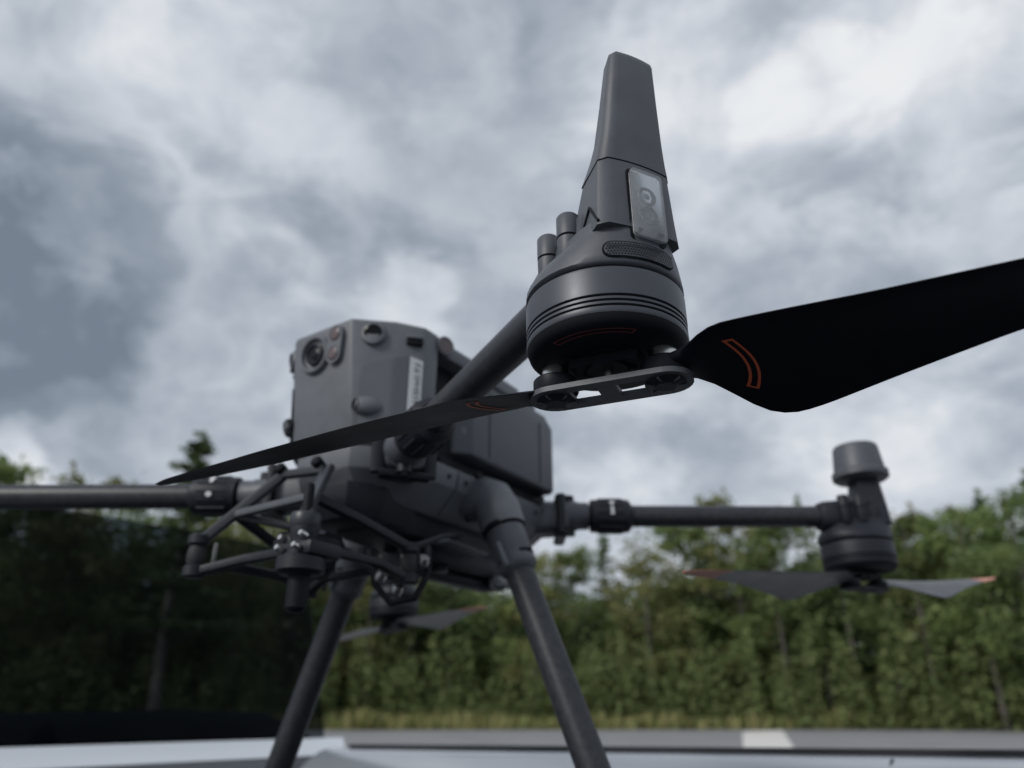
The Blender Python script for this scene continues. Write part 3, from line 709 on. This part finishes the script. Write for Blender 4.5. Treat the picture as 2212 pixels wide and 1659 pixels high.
def arm(p_root, p_pod, cx, cy, near=False, mark='lock', bk=(.0229, .0417)):
    """tube, socket at the pod, threaded locking sleeve and hinge at the body"""
    p0, p1 = V(p_root), V(p_pod); d = (p1 - p0).normalized(); side = d.cross(V((0, 0, 1))).normalized(); up = side.cross(d)
    root = empty('arm', tuple(p0), drone)
    def L(p): return V(p) - p0
    mb = MB(); mb.tube(V((0, 0, 0)), L(p1), .0112, .0112, 28); mb.build('tube', TUBE, root)
    # locking sleeve with ribs
    s0, s1 = .018, .062
    mb = MB(); mb.lathe([(.0135, s0), (.0170, s0 + .001), (.0172, s0 + .006), (.0176, s0 + .007), (.0176, s1 - .007), (.0166, s1 - .003), (.0125, s1)], (0, 0, 0), d, 32); mb.build('locking_sleeve', DARK, root)
    mb = MB()
    for j in range(14):
        a = 2 * math.pi * j / 14; q = side * math.cos(a) + up * math.sin(a)
        mb.path([q * .0176 + d * (s0 + .009), q * .0176 + d * (s1 - .010)], .0011, .0011, 6, up=q)
    mb.build('sleeve_rib', DARK, root)
    mb = MB(); mb.lathe([(.0118, -.035), (.0155, -.033), (.0155, .004), (.0142, .006), (.0142, .016)], (0, 0, 0), d, 28); mb.build('hinge_barrel', GREY, root)
    mb = MB(); c = d * -.004; mb.path([c - up * .021, c + up * .021], .0062, .0062, 12, up=d); mb.build('hinge_pin', DARK, root)
    for k in (-1, 1):
        mb = MB(); mb.lathe([(.0028, 0), (.0030, .0008), (.002, .0012)], c + up * .0208 * k, up * k, 12); mb.build('hinge_screw', STEEL, root)
    # printed lock marks on the sleeve
    for a, kind in mark:
        q = (side * math.cos(a) + up * math.sin(a)); tg = d.cross(q); c = d * ((s0 + s1) / 2) + q * .0188
        mb = MB()
        if kind == 'arrow':
            sh = [(-.0016, -.001), (.0016, -.001), (.0016, .0035), (.004, .0035), (0, .0078), (-.004, .0035), (-.0016, .0035)]
        elif kind == 'bar':
            sh = [(-.0014, -.006), (.0014, -.006), (.0018, .0035), (-.0018, .0035)]
        else:
            sh = [(.0028 * math.cos(b), .0024 * math.sin(b)) for b in [2 * math.pi * j / 12 for j in range(12)]]
        mb.loft([[c + d * x + tg * y - q * (abs(y) ** 2 * 28) + q * k for x, y in sh] for k in (0, .0004)]); mb.build('lock_mark', WHITE, root)
    # socket at the pod
    e1 = L(p1)
    mb = MB(); secs = []
    for k, w, h in ((-.010, .0132, .0132), (-.006, .0150, .0150), (.000, .0160, .0158), (.012, .0180, .0165), (.046, .0178, .0150)):
        secs.append([e1 + d * k + side * w * sg(math.cos(a), .75) + up * h * sg(math.sin(a), .75) for a in [2 * math.pi * j / 24 for j in range(24)]])
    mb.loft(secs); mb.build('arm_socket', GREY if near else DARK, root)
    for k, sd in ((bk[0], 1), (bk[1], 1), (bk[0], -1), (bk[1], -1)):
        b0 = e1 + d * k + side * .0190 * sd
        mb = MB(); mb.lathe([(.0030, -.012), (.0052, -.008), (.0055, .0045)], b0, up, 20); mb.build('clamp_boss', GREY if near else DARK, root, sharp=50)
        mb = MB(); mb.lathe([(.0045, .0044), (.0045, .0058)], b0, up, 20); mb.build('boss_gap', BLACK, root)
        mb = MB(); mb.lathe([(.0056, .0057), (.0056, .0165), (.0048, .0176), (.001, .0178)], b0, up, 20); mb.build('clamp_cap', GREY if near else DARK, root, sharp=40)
    return root

MARKA = [(R(205), 'arrow'), (R(232), 'dot')]
NX, NY = .289, .320
angN = math.atan2(.852, .524)
pod(NX, NY, angN, 'tall', near=True)
arm((.150, .080, .036), (NX - .026 * .524 - .006, NY - .026 * .852 - .012, .036), NX, NY, near=True, mark=[(R(60), 'bar')])
propeller(NX, NY, R(101), da=(R(-11), R(-2)), pm=(1., 1.22), droops=(.007, .0135), tips=False, near=True, mirror=-1)
# right of the picture: rear left arm
pod(-.289, .320, math.atan2(.83, -.56), 'dome')
arm((-.118, .077, .040), (-.270, .300, .040), -.289, .32, mark=[(R(34), 'dot'), (R(2), 'bar')], bk=(.011, .028))
propeller(-.289, .320, R(158), da=(R(-3), 0), pm=(1.5, 1.1), droops=(-.020, .006), tips=True, mirror=1, zc=-.034, tilt=(R(0), R(2.6), 0))
# far: rear right arm
pod(-.289, -.320, math.atan2(-.83, -.56), 'dome')
arm((-.118, -.077, .040), (-.270, -.300, .040), -.289, -.32, mark=[(R(30), 'bar')], bk=(.011, .028))
propeller(-.289, -.320, R(66), pm=(.55, .6), droops=(.006, .0), tips=True, mirror=-1, zc=-.032)
# left of the picture, mostly outside the frame: front right arm
pod(.302, -.372, math.atan2(-.83, .56), 'tall')
arm((.135, -.108, .030), (.288, -.345, .030), .302, -.372, mark=[(R(152), 'arrow'), (R(190), 'dot')])
propeller(.302, -.372, R(248), tips=True, mirror=1)

# ---- airframe
def plan(pts, z): return [V((x, y, z)) for x, y in pts]
def sym(h): return h + [(x, -y) for x, y in h[::-1]]
hullA = sym([(.160, .028), (.132, .058), (.114, .0605), (-.088, .0605), (-.118, .046)])
hullB = sym([(.140, .024), (.116, .038), (.100, .040), (-.076, .040), (-.100, .030)])
hullT = sym([(.162, .030), (.136, .062), (.116, .064), (-.090, .064), (-.120, .048)])
mb = MB(); mb.loft([plan(hullB, .004), plan(hullA, .026), plan(hullT, .0425), plan([(x * .985, y * .97) for x, y in hullT], .0435)])
mb.build('lower_hull', SHELL, drone, bevel=.0018)
mb = MB(); mb.loft([plan([(x * .86, y * .80) for x, y in hullB], -.014), plan([(x * .92, y * .88) for x, y in hullB], .0045)]); mb.build('belly_panel', DARK, drone, bevel=.001)
mb = MB(); mb.loft([plan(sym([(.150, .020), (.128, .034), (.09, .034)]), -.012), plan(sym([(.158, .026), (.130, .044), (.09, .044)]), .016)]); mb.build('front_keel', DARK, drone, bevel=.002)
# head: narrow nose face, angled cheeks
hd = sym([(.178, .034), (.153, .062), (.131, .0765), (.112, .0765)])
hdb = sym([(.166, .033), (.145, .060), (.126, .0745), (.112, .0745)])
mb = MB(); mb.loft([plan(hdb, .0535), plan(hd, .149), plan([(x - .0022, y * .965) for x, y in hd], .1525)])
head = mb.build('head', SHELL, drone, bevel=.0032, seg=3)
mb = MB(); mb.loft([plan([(x - .012, y * .88) for x, y in hdb], .0425), plan([(x - .006, y * .95) for x, y in hdb], .0538)]); mb.build('head_neck', GREY, drone)
def fx(y, z): return V((.166 + (z - .0535) / .0955 * .012, y, z))          # nose face
nf = V((1, 0, -.125)).normalized()
c = fx(-.0075, .1285)
mb = MB(); mb.lathe([(.0176, -.002), (.0172, .0028), (.0158, .0042), (.0142, .0040), (.0128, .0006), (.0092, -.0002)], c, nf, 40); mb.build('camera_ring', SHELL, head, sharp=40)
mb = MB(); mb.lathe([(.0095, -.001), (.0095, .0028), (.0080, .0036), (.0070, .0020)], c, nf, 32); mb.build('camera_barrel', DARK, head)
mb = MB(); mb.lathe([(.0078, -.0005), (.0070, .0014), (.0045, .0026), (.0010, .0030)], c, nf, 32); mb.build('camera_lens', LENS, head)
ca, cb = fx(.0195, .1395), fx(.0165, .1225)
mb = MB(); ax = (ca - cb).normalized(); sx = ax.cross(nf).normalized(); lp = []
for j in range(13): a = math.pi * j / 12; lp.append(ca + sx * .0082 * math.cos(a) + ax * .0082 * math.sin(a))
for j in range(13): a = math.pi + math.pi * j / 12; lp.append(cb + sx * .0082 * math.cos(a) + ax * .0082 * math.sin(a))
mb.loft([[p - nf * .002 for p in lp], [p + nf * .0035 for p in lp], [p * .1 + ((ca + cb) / 2) * 0 + p * .9 + nf * .0042 for p in lp]])
mb.build('sensor_housing', SHELL, head, sharp=40)
for q in (ca, cb):
    mb = MB(); mb.lathe([(.0052, .003), (.0052, .0046), (.004, .0050), (.001, .0051)], q, nf, 24); mb.build('infrared_window', REDLENS, head)
    mb = MB(); mb.lathe([(.0060, .003), (.0058, .0047), (.0052, .0048)], q, nf, 24, caps=False); mb.build('window_rim', BLACK, head)
# cheeks (both sides): flush panel, label, stereo camera brow, lower sensor
for sd in (1, -1):
    A = V((.1775, .0345 * sd, 0)); E = V((-.746, .666 * sd, 0)); Nn = V((.666, .746 * sd, 0))
    def ck(s, z, d=0.):
        bow = .0042 * (s / .0373 if s < .0373 else (.063 - s) / .0257)
        return A + E * s + Nn * (d + bow - (.0087 - .062 * s) * (1 - (z - .0535) / .0955)) + V((0, 0, z))
    pts = [(.0125, .040 + .0165), (.0125, .1065), (.0135, .1085), (.050, .1205), (.050, .0565)]
    mb = MB(); gr = 12
    def pz(s): return .1085 + (s - .0135) / .0365 * .0125
    ss = [.0125 + (.0498 - .0125) * i / 14 for i in range(15)]
    mb.loft([[ck(s, .058, .0012) for s in ss], [ck(s, .085, .0012) for s in ss], [ck(s, pz(s), .0012) for s in ss], [ck(s, pz(s) + .0006, -.001) for s in ss]], caps=False, closed=False)
    mb.build('cheek_panel', PANEL, head, sharp=50)
    # brow bump with the upper stereo lens
    c = ck(.019, .1385, -.002); dirn = (V((.80, .56 * sd, -.22))).normalized(); back = c - dirn * .004
    mb = MB(); secs = []
    for k, r_, dz in ((.0095, .0092, 0), (.0088, .0100, 0), (.004, .0108, -.0002), (-.008, .0120, .0), (-.020, .0125, .001), (-.034, .0105, .002), (-.044, .004, .003)):
        o = c + dirn * k * .55 + (E * -k * .95 if k < 0 else V((0, 0, 0)))
        u_ = V((0, 0, 1)); s_ = dirn.cross(u_).normalized(); secs.append([o + (s_ * math.cos(a) * r_ * .95 + u_ * math.sin(a) * r_ + V((0, 0, dz))) for a in [2 * math.pi * j / 28 for j in range(28)]])
    mb.loft(secs); mb.build('stereo_brow', SHELL, head, sharp=50)
    mb = MB(); q = c + dirn * .0050; mb.lathe([(.0078, -.0006), (.0078, .0004), (.0060, .0012), (.0052, .0005), (.001, .0006)], q, dirn, 28); mb.build('stereo_lens', LENS, head)
    # lower sensor with a tear drop fairing
    c = ck(.0135, .0735, .0005); mb = MB(); secs = []
    for k, r_ in ((-.004, .0050), (.0, .0074), (.007, .0082), (.014, .0060), (.019, .0015)):
        o = c + E * k + Nn * (.002 - .0004 * max(0, k * 100) ** 1); secs.append([o + (Nn * math.cos(a) * r_ * .75 + V((0, 0, 1)) * math.sin(a) * r_) for a in [2 * math.pi * j / 22 for j in range(22)]])
    mb.loft(secs); mb.build('lower_sensor_fairing', SHELL, head, sharp=50)
    mb = MB(); mb.lathe([(.0048, -.002), (.0048, .0012), (.002, .0002)], c - E * .004 + Nn * .0025, (-E + Nn * .6).normalized(), 20); mb.build('lower_sensor_lens', LENS, head)
    # slot behind the brow
    mb = MB(); c = ck(.0535, .1335, .001); rot = Matrix((E, Nn, V((0, 0, 1)))).transposed(); mb.box(c, (.014, .006, .0052), rot); mb.build('vent_slot', BLACK, head, bevel=.001)
    mb = MB(); mb.box(c + V((0, 0, .0038)) + Nn * .002, (.0145, .006, .0026), rot); mb.build('slot_lip', SHELL, head, bevel=.001)
    if sd == 1:
        # name strip, read from top to bottom
        ca_, cb_ = .0505, .0618
        mb = MB(); mb.loft([[ck(s, z, .0009 + dd) for s, z in ((ca_, .1205), (cb_, .1175), (cb_, .058), (ca_, .058))] for dd in (0, .0006)]); mb.build('paper_label', LABEL, head)
        cu = bpy.data.curves.new('label_text', 'FONT'); cu.body = 'FA3PMRFFAP'; cu.size = .0088; cu.align_x = 'LEFT'; cu.align_y = 'CENTER'; cu.space_character = .96
        to = bpy.data.objects.new('tmp', cu); COL.objects.link(to); bpy.context.view_layer.update()
        me = bpy.data.meshes.new_from_object(to); bpy.data.objects.remove(to)
        xdir = V((0, 0, -1)); ydir = E; mtx = []
        base = ck((ca_ + cb_) / 2, .1155, .0018); bot = ck((ca_ + cb_) / 2, .058, .0018); xd = (bot - base).normalized(); 
        for v in me.vertices: v.co = base + xd * v.co.x + E * v.co.y
        me.materials.append(INK); o = link(bpy.data.objects.new('label_text', me), head)
# top spine from head to battery and rear frame
mb = MB(); sp = [(.114, -.074), (.114, .074), (.050, .0752), (-.02, .0745), (-.02, -.0745), (.050, -.0752)]
mb.loft([plan(sp, .136), plan(sp, .1485), plan([(x, y * .97) for x, y in sp], .1515)]); spine = mb.build('top_frame', SHELL, drone, bevel=.002)
for sd in (1, -1):
    mb = MB(); mb.lathe([(.0092, -.003), (.0092, .0032), (.0078, .0042), (.0066, .0030)], V((.106, .0765 * sd, .1425)), V((.25, sd, -.05)), 28); mb.build('side_sensor_ring', SHELL, spine)
    mb = MB(); mb.lathe([(.0068, .0026), (.0068, .0034), (.001, .0036)], V((.106, .0765 * sd, .1425)), V((.25, sd, -.05)), 24); mb.build('side_sensor_window', REDLENS, spine)
mb = MB(); mb.box((.072, 0, .093), (.080, .118, .088)); mb.build('inner_bay', BLACK, drone, bevel=.003)
# batteries: two packs, side by side
for sd in (1, -1):
    y0, y1 = .003 * sd, .0735 * sd
    pl_ = [(.070, y0), (.070, y1 - .012 * sd), (.056, y1), (-.086, y1), (-.090, y1 - .004 * sd), (-.090, y0)]
    mb = MB(); mb.loft([plan([(x - (.0 if x > 0 else -.002), y * .985) for x, y in pl_], .0570), plan(pl_, .060), plan(pl_, .128), plan([(x if x > 0 else x + .012, y * .97) for x, y in pl_], .1405)])
    bt = mb.build('battery_pack', GREY, drone, bevel=.0028, seg=3)
    mb = MB(); mb.box((.0618, (.0735 - .0065) * sd, .077), (.0065, .0016, .020), rotz(R(-41 * sd))); mb.build('battery_button_frame', DARK, bt, bevel=.0005)
    mb = MB(); mb.box((.0622, (.0735 - .0060) * sd, .079), (.0042, .0014, .0075), rotz(R(-41 * sd))); mb.build('battery_button', SHELL, bt, bevel=.0004)
mb = MB(); mb.box((-.004, 0, .0500), (.176, .118, .0150)); mb.build('battery_tray', BLACK, drone, bevel=.001)
mb = MB(); mb.box((-.052, .058, .1465), (.03, .014, .010)); mb.build('release_latch', SHELL, drone, bevel=.002)
# arm hinge blocks on the hull corners
for (p, d, z) in (((.134, .060), (.57, .82), .036), ((-.100, .058), (-.56, .83), .036), ((.122, -.082), (.54, -.84), .031), ((-.100, -.058), (-.56, -.83), .036)):
    dv = V((d[0], d[1], 0)).normalized(); s_ = dv.cross(V((0, 0, 1))); mb = MB(); secs = []
    for k, w, h in ((-.030, .020, .016), (-.006, .0195, .0165), (.010, .0175, .0155), (.020, .0155, .0140)):
        secs.append([V((p[0], p[1], z - .002)) + dv * k + s_ * w * sg(math.cos(a), .55) + V((0, 0, 1)) * h * sg(math.sin(a), .55) for a in [2 * math.pi * j / 28 for j in range(28)]])
    mb.loft(secs); mb.build('hinge_block', GREY, drone, sharp=50)
    mb = MB(); c = V((p[0], p[1], z)) + dv * .012; 
    for zz in (-.020, .018): mb.path([c + s_ * -.020 + V((0, 0, zz)), c + s_ * .020 + V((0, 0, zz))], .006, .0035, 10, pw=3.)
    mb.path([c + s_ * -.0205 + V((0, 0, -.02)), c + s_ * -.0205 + V((0, 0, .02))], .006, .004, 10, up=dv, pw=3.)
    mb.path([c + s_ * .0205 + V((0, 0, -.02)), c + s_ * .0205 + V((0, 0, .02))], .006, .004, 10, up=dv, pw=3.)
    mb.build('hinge_yoke', DARK, drone)
# ---- landing gear
for sd in (1, -1):
    lg = empty('landing_leg', (.025, .0, 0), drone)
    a = V((0, .070 * sd, .026)); b = V((0, .080 * sd, .016)); k = V((0, .0885 * sd, -.010)); e_ = V((0, .2105 * sd, -.2975))
    ax = (e_ - k).normalized()
    mb = MB(); mb.path([V((0, .050 * sd, .0265)), V((0, .0655 * sd, .0262)), V((0, .0745 * sd, .0225)), V((0, .0800 * sd, .0135)), k - ax * .006], .0195, .0185, 26, up=(1, 0, 0), pw=2.3); mb.build('elbow', SHELL, lg, sharp=60)
    mb = MB(); mb.lathe([(.0185, -.0085), (.0192, -.0075), (.0192, -.004), (.0180, -.003)], k, ax, 30); mb.build('seam_ring', BLACK, lg)
    mb = MB(); mb.lathe([(.0172, -.004), (.0172, .018), (.0162, .021), (.0162, .0265), (.0170, .028), (.0168, .033), (.0150, .0355), (.0128, .0375)], k, ax, 30); mb.build('collar', GREY, lg)
    s_ = V((1, 0, 0)); q = ax.cross(s_)
    mb = MB(); mb.path([k + ax * .012 + s_ * .0165, k + ax * .026 + s_ * .0165, k + ax * .032 + s_ * .014], .0022, .0052, 10, pw=3., up=s_); mb.build('collar_latch', SHELL, lg)
    mb = MB(); mb.path([k + ax * .0235 + s_ * .010 + q * -.0125 * sd, k + ax * .0235 + q * -.0172 * sd, k + ax * .0235 + s_ * -.010 + q * -.0125 * sd], .0016, .0016, 8); mb.build('collar_slot', BLACK, lg)
    mb = MB(); mb.tube(k + ax * .030, e_, .0122, .0122, 30); mb.build('leg_tube', TUBE, lg)
    mb = MB(); mb.lathe([(.0165, -.018), (.0165, .008), (.013, .014)], e_, ax, 24); mb.build('foot_socket', DARK, lg)
    ez = e_ + ax * .006; z_sk = ez.z
    mb = MB(); mb.path([V((-.135, ez.y, z_sk)), V((.135, ez.y, z_sk))], .0105, .0105, 18); mb.build('skid', TUBE, lg)
    for x in (-.132, .132):
        mb = MB(); mb.lathe([(.009, -.012), (.0135, -.010), (.0135, .010), (.009, .012)], V((x, ez.y, z_sk)), V((1, 0, 0)), 20); mb.build('skid_foot', RUBBER, lg)
    mb = MB(); mb.box(V((-.020, .066 * sd, .012)), (.004, .002, .004)); 
    for z_ in (.040, .003):
        m2 = MB(); m2.lathe([(.0034, -.002), (.0034, .0012), (.001, .0014)], V((.0235, (.0755 if z_ > .02 else .066) * sd, z_)), V((.3, sd, 0)), 14); m2.build('hull_screw', BLACK, lg)
    if sd == 1:
        m2 = MB(); cc = k - ax * .010 + V((-.0185, .004, .002)); m2.box(cc, (.0012, .004, .010), Matrix.Rotation(R(25), 3, 'X')); m2.build('red_mark', RED, lg)

# ---- gimbal mount under the nose: upper frame, damped lower frame, four dampers
gm = empty('gimbal_mount', (.165, 0, 0), drone)
def G(x, y, z): return V((x - .165, y, z))
zd = -.046
DP = {'fl': (.222, .058), 'fr': (.222, -.058), 'rl': (.112, .056), 'rr': (.112, -.056)}
bl, br = (.186, -.0155, .0195), (.186, .0320, .0150)
mb = MB(); mb.path([G(*bl), G(*br)], .0042, .0036, 10, pw=3.); mb.build('mount_bar', MID, gm)
mb = MB(); mb.path([G(.186, -.0165, .019), G(.206, -.040, -.012), G(.219, -.055, zd + .014), G(*DP['fr'], zd + .012)], .0042, .0042, 10, pw=3.); mb.build('left_strut', MID, gm)
mb = MB(); mb.path([G(.186, .0335, .0145), G(.190, .0360, .010), G(.217, .0530, zd + .020), G(*DP['fl'], zd + .012)], .0070, .0032, 12, pw=3.5, up=(.6, -.3, .7)); mb.build('wide_strut', MID, gm)
mb = MB(); mb.path([G(.2065, -.0405, -.0135), G(.205, .0440, -.0120)], .0032, .0032, 10, pw=3.); mb.build('cross_rod', GREY, gm)
mb = MB(); mb.path([G(.206, -.041, -.014), G(.19, .01, -.027), G(.205, .045, -.030)], .003, .003, 8); mb.build('brace', DARK, gm)
mb = MB(); mb.path([G(.205, .0450, -.013), G(.165, .0520, -.022), G(*DP['rl'], zd + .012)], .0042, .0038, 10, pw=3.); mb.path([G(.206, -.041, -.013), G(.165, -.052, -.022), G(*DP['rr'], zd + .012)], .0042, .0038, 10, pw=3.); mb.build('side_rail', DARK, gm)
mb = MB()
def low(a, b, kx):
    mb.path([G(*DP[a], zd - .012), G(DP[a][0] - kx[0], DP[a][1] + kx[1], zd - .004), G(DP[b][0] - kx[2], DP[b][1] + kx[3], zd - .004), G(*DP[b], zd - .012)], .0042, .0036, 10, pw=3.)
low('fr', 'fl', (.016, .036, .016, -.030)); low('fl', 'rl', (.028, -.006, -.030, -.004)); low('fr', 'rr', (.028, .006, -.030, .004)); low('rr', 'rl', (-.01, .03, -.01, -.03))
mb.build('lower_frame', DARK, gm)
for nme, (x, y) in DP.items():
    if nme == 'fl':
        mb = MB(); mb.lathe([(.0036, .012), (.0036, .034), (.003, .036)], G(x, y, zd), n=18); mb.build('damper_pin', BLACK, gm)
        mb = MB(); mb.lathe([(.0090, .004), (.0104, .006), (.0104, .0135), (.0096, .0148), (.0084, .0120), (.004, .0120)], G(x, y, zd), n=28); mb.build('damper_cup', MID, gm, sharp=40)
        mb = MB(); mb.lathe([(.0130, -.026), (.0160, -.024), (.0160, -.016), (.0125, -.014), (.0090, -.010), (.0080, -.004), (.0095, -.001), (.0095, .005)], G(x, y, zd), n=32); mb.build('damper_body', DARK, gm, sharp=40)
        mb = MB(); mb.lathe([(.004, -.050), (.0068, -.047), (.0072, -.042), (.0072, -.025)], G(x, y, zd), n=24); mb.build('release_knob', BLACK, gm)
        mb = MB(); mb.box(G(x - .006, y, zd - .010), (.030, .034, .010)); mb.build('damper_block', DARK, gm, bevel=.003)
        for dx, dy in ((.008, -.012), (.010, .010), (.013, -.008), (.013, .008)):
            mb = MB(); mb.lathe([(.0022, -.003), (.0026, 0), (.0018, .0026)], G(x + dx, y + dy, zd - (.002 if abs(dy) > .009 else .010)), (1, 0, .3), 12); mb.build('steel_screw', STEEL, gm)
    else:
        mb = MB(); mb.lathe([(.0060, .0075), (.0078, .009), (.0078, .0150), (.0060, .016)], G(x, y, zd), n=24); mb.build('upper_lug', DARK, gm)
        mb = MB(); mb.lathe([(.0060, -.0160), (.0078, -.015), (.0078, -.0085), (.0060, -.007)], G(x, y, zd), n=24); mb.build('lower_lug', DARK, gm)
        mb = MB(); mb.lathe([(.004, -.010), (.0064, -.005), (.0070, .0), (.0064, .005), (.004, .010)], G(x, y, zd), n=24); mb.build('rubber_damper', RUBBER, gm)
        mb = MB(); mb.path([G(x - .006, y + (.013 if y < 0 else -.013), zd - .011), G(x - .006, y + (.013 if y < 0 else -.013), zd + .009)], .0034, .0014, 8); mb.build('steel_spacer', STEEL if nme != 'rr' else DARK, gm)
for sd in (-1, 1):
    yb, zb = (bl[1], bl[2]) if sd < 0 else (br[1] - .006, br[2] + .002)
    mb = MB(); mb.lathe([(.0040, -.004), (.0046, .002), (.0046, .0045), (.003, .0060)], G(.188, yb, zb + .003), (.9, 0, .45), 16); mb.build('mount_screw', BLACK, gm)
# centre connector, cable and shiny release ring of the gimbal socket
mb = MB(); mb.lathe([(.024, .0), (.026, -.004), (.026, -.014), (.021, -.018), (.021, -.026), (.017, -.030)], G(.165, 0, -.028), n=36); mb.build('gimbal_socket', BLACK, gm, sharp=40)
mb = MB(); mb.lathe([(.0265, -.005), (.0272, -.007), (.0272, -.011), (.0265, -.013)], G(.165, 0, -.028), n=36, caps=False); mb.build('socket_ring', DARK, gm)
mb = MB(); mb.path([G(.192, .030, -.034), G(.198, .047, -.037)], .004, .0016, 8); mb.build('release_tab', SHELL, gm)
mb = MB(); mb.path([G(.13, .030, -.035), G(.128, .036, -.062), G(.120, .046, -.076), G(.108, .060, -.072), G(.098, .064, -.052), G(.092, .058, -.03)], .0028, .0028, 10); mb.build('cable', BLACK, gm)
for p in ((.105, .064, -.044), (.128, .042, -.056), (.118, .050, -.066)):
    mb = MB(); mb.lathe([(.004, -.004), (.0048, 0), (.004, .004)], G(*p), (.3, .6, .7), 14); mb.build('cable_ferrule', STEEL, gm)
# ---- belly: rear sensor bracket, struts, bottom lamp
mb = MB(); mb.path([V((.095, .030, -.030)), V((.060, .046, -.013)), V((.045, .052, -.010))], .0032, .0028, 8); mb.build('belly_strut', MID, drone)
mb = MB(); mb.loft([[V(p) for p in ((.070, .040, -.020), (.058, .052, -.018), (.000, .052, -.020), (.012, .040, -.023))], [V(p) for p in ((.070, .040, -.0165), (.058, .052, -.0145), (.000, .052, -.0165), (.012, .040, -.0195))]]); mb.build('belly_plate', GREY, drone, bevel=.0008)
mb = MB(); mb.box((-.01, 0, -.022), (.12, .07, .018)); mb.build('belly_sensor_box', DARK, drone, bevel=.004)
for y in (.02, -.02):
    mb = MB(); mb.lathe([(.008, 0), (.008, -.004), (.005, -.005), (.001, -.0045)], V((.03, y, -.031)), n=20); mb.build('belly_lens', LENS, drone)
mb = MB(); mb.path([V((.060, .0, -.033)), V((-.05, .012, -.036)), V((-.075, .030, -.030))], .010, .006, 12, pw=2.5); mb.build('belly_fairing', DARK, drone)
mb = MB(); mb.lathe([(.009, .004), (.010, 0), (.009, -.005), (.004, -.009), (.001, -.0095)], V((-.045, .034, -.034)), n=20); mb.build('belly_lamp', PANE, drone)
mb = MB(); mb.lathe([(.006, .004), (.007, 0), (.003, -.003)], V((-.045, .034, -.034)), n=16); mb.build('belly_lamp_core', REFL, drone)
bpy.context.view_layer.update()

for x in (.062, -.030, -.080):
    for sd in (1, -1):
        mb = MB(); mb.path([V((x, .0638 * sd, .041)), V((x, .0610 * sd, .027)), V((x, .0415 * sd, .0055))], .0005, .0005, 6); mb.build('hull_seam', BLACK, drone)
for x in (.050, .074, -.018, -.068):
    for sd in (1, -1):
        mb = MB(); mb.lathe([(.0022, -.001), (.0022, .0004), (.0009, -.0002)], V((x, .0628 * sd, .0345)), V((0, sd, -.18)), 12); mb.build('hull_bolt', RUBBER, drone)
for x in (-.060, .030):
    mb = MB(); mb.path([V((x, .0739, .062)), V((x, .0739, .127))], .0004, .0003, 6, up=(0, 1, 0)); mb.build('battery_seam', BLACK, drone)
bpy.context.view_layer.update()
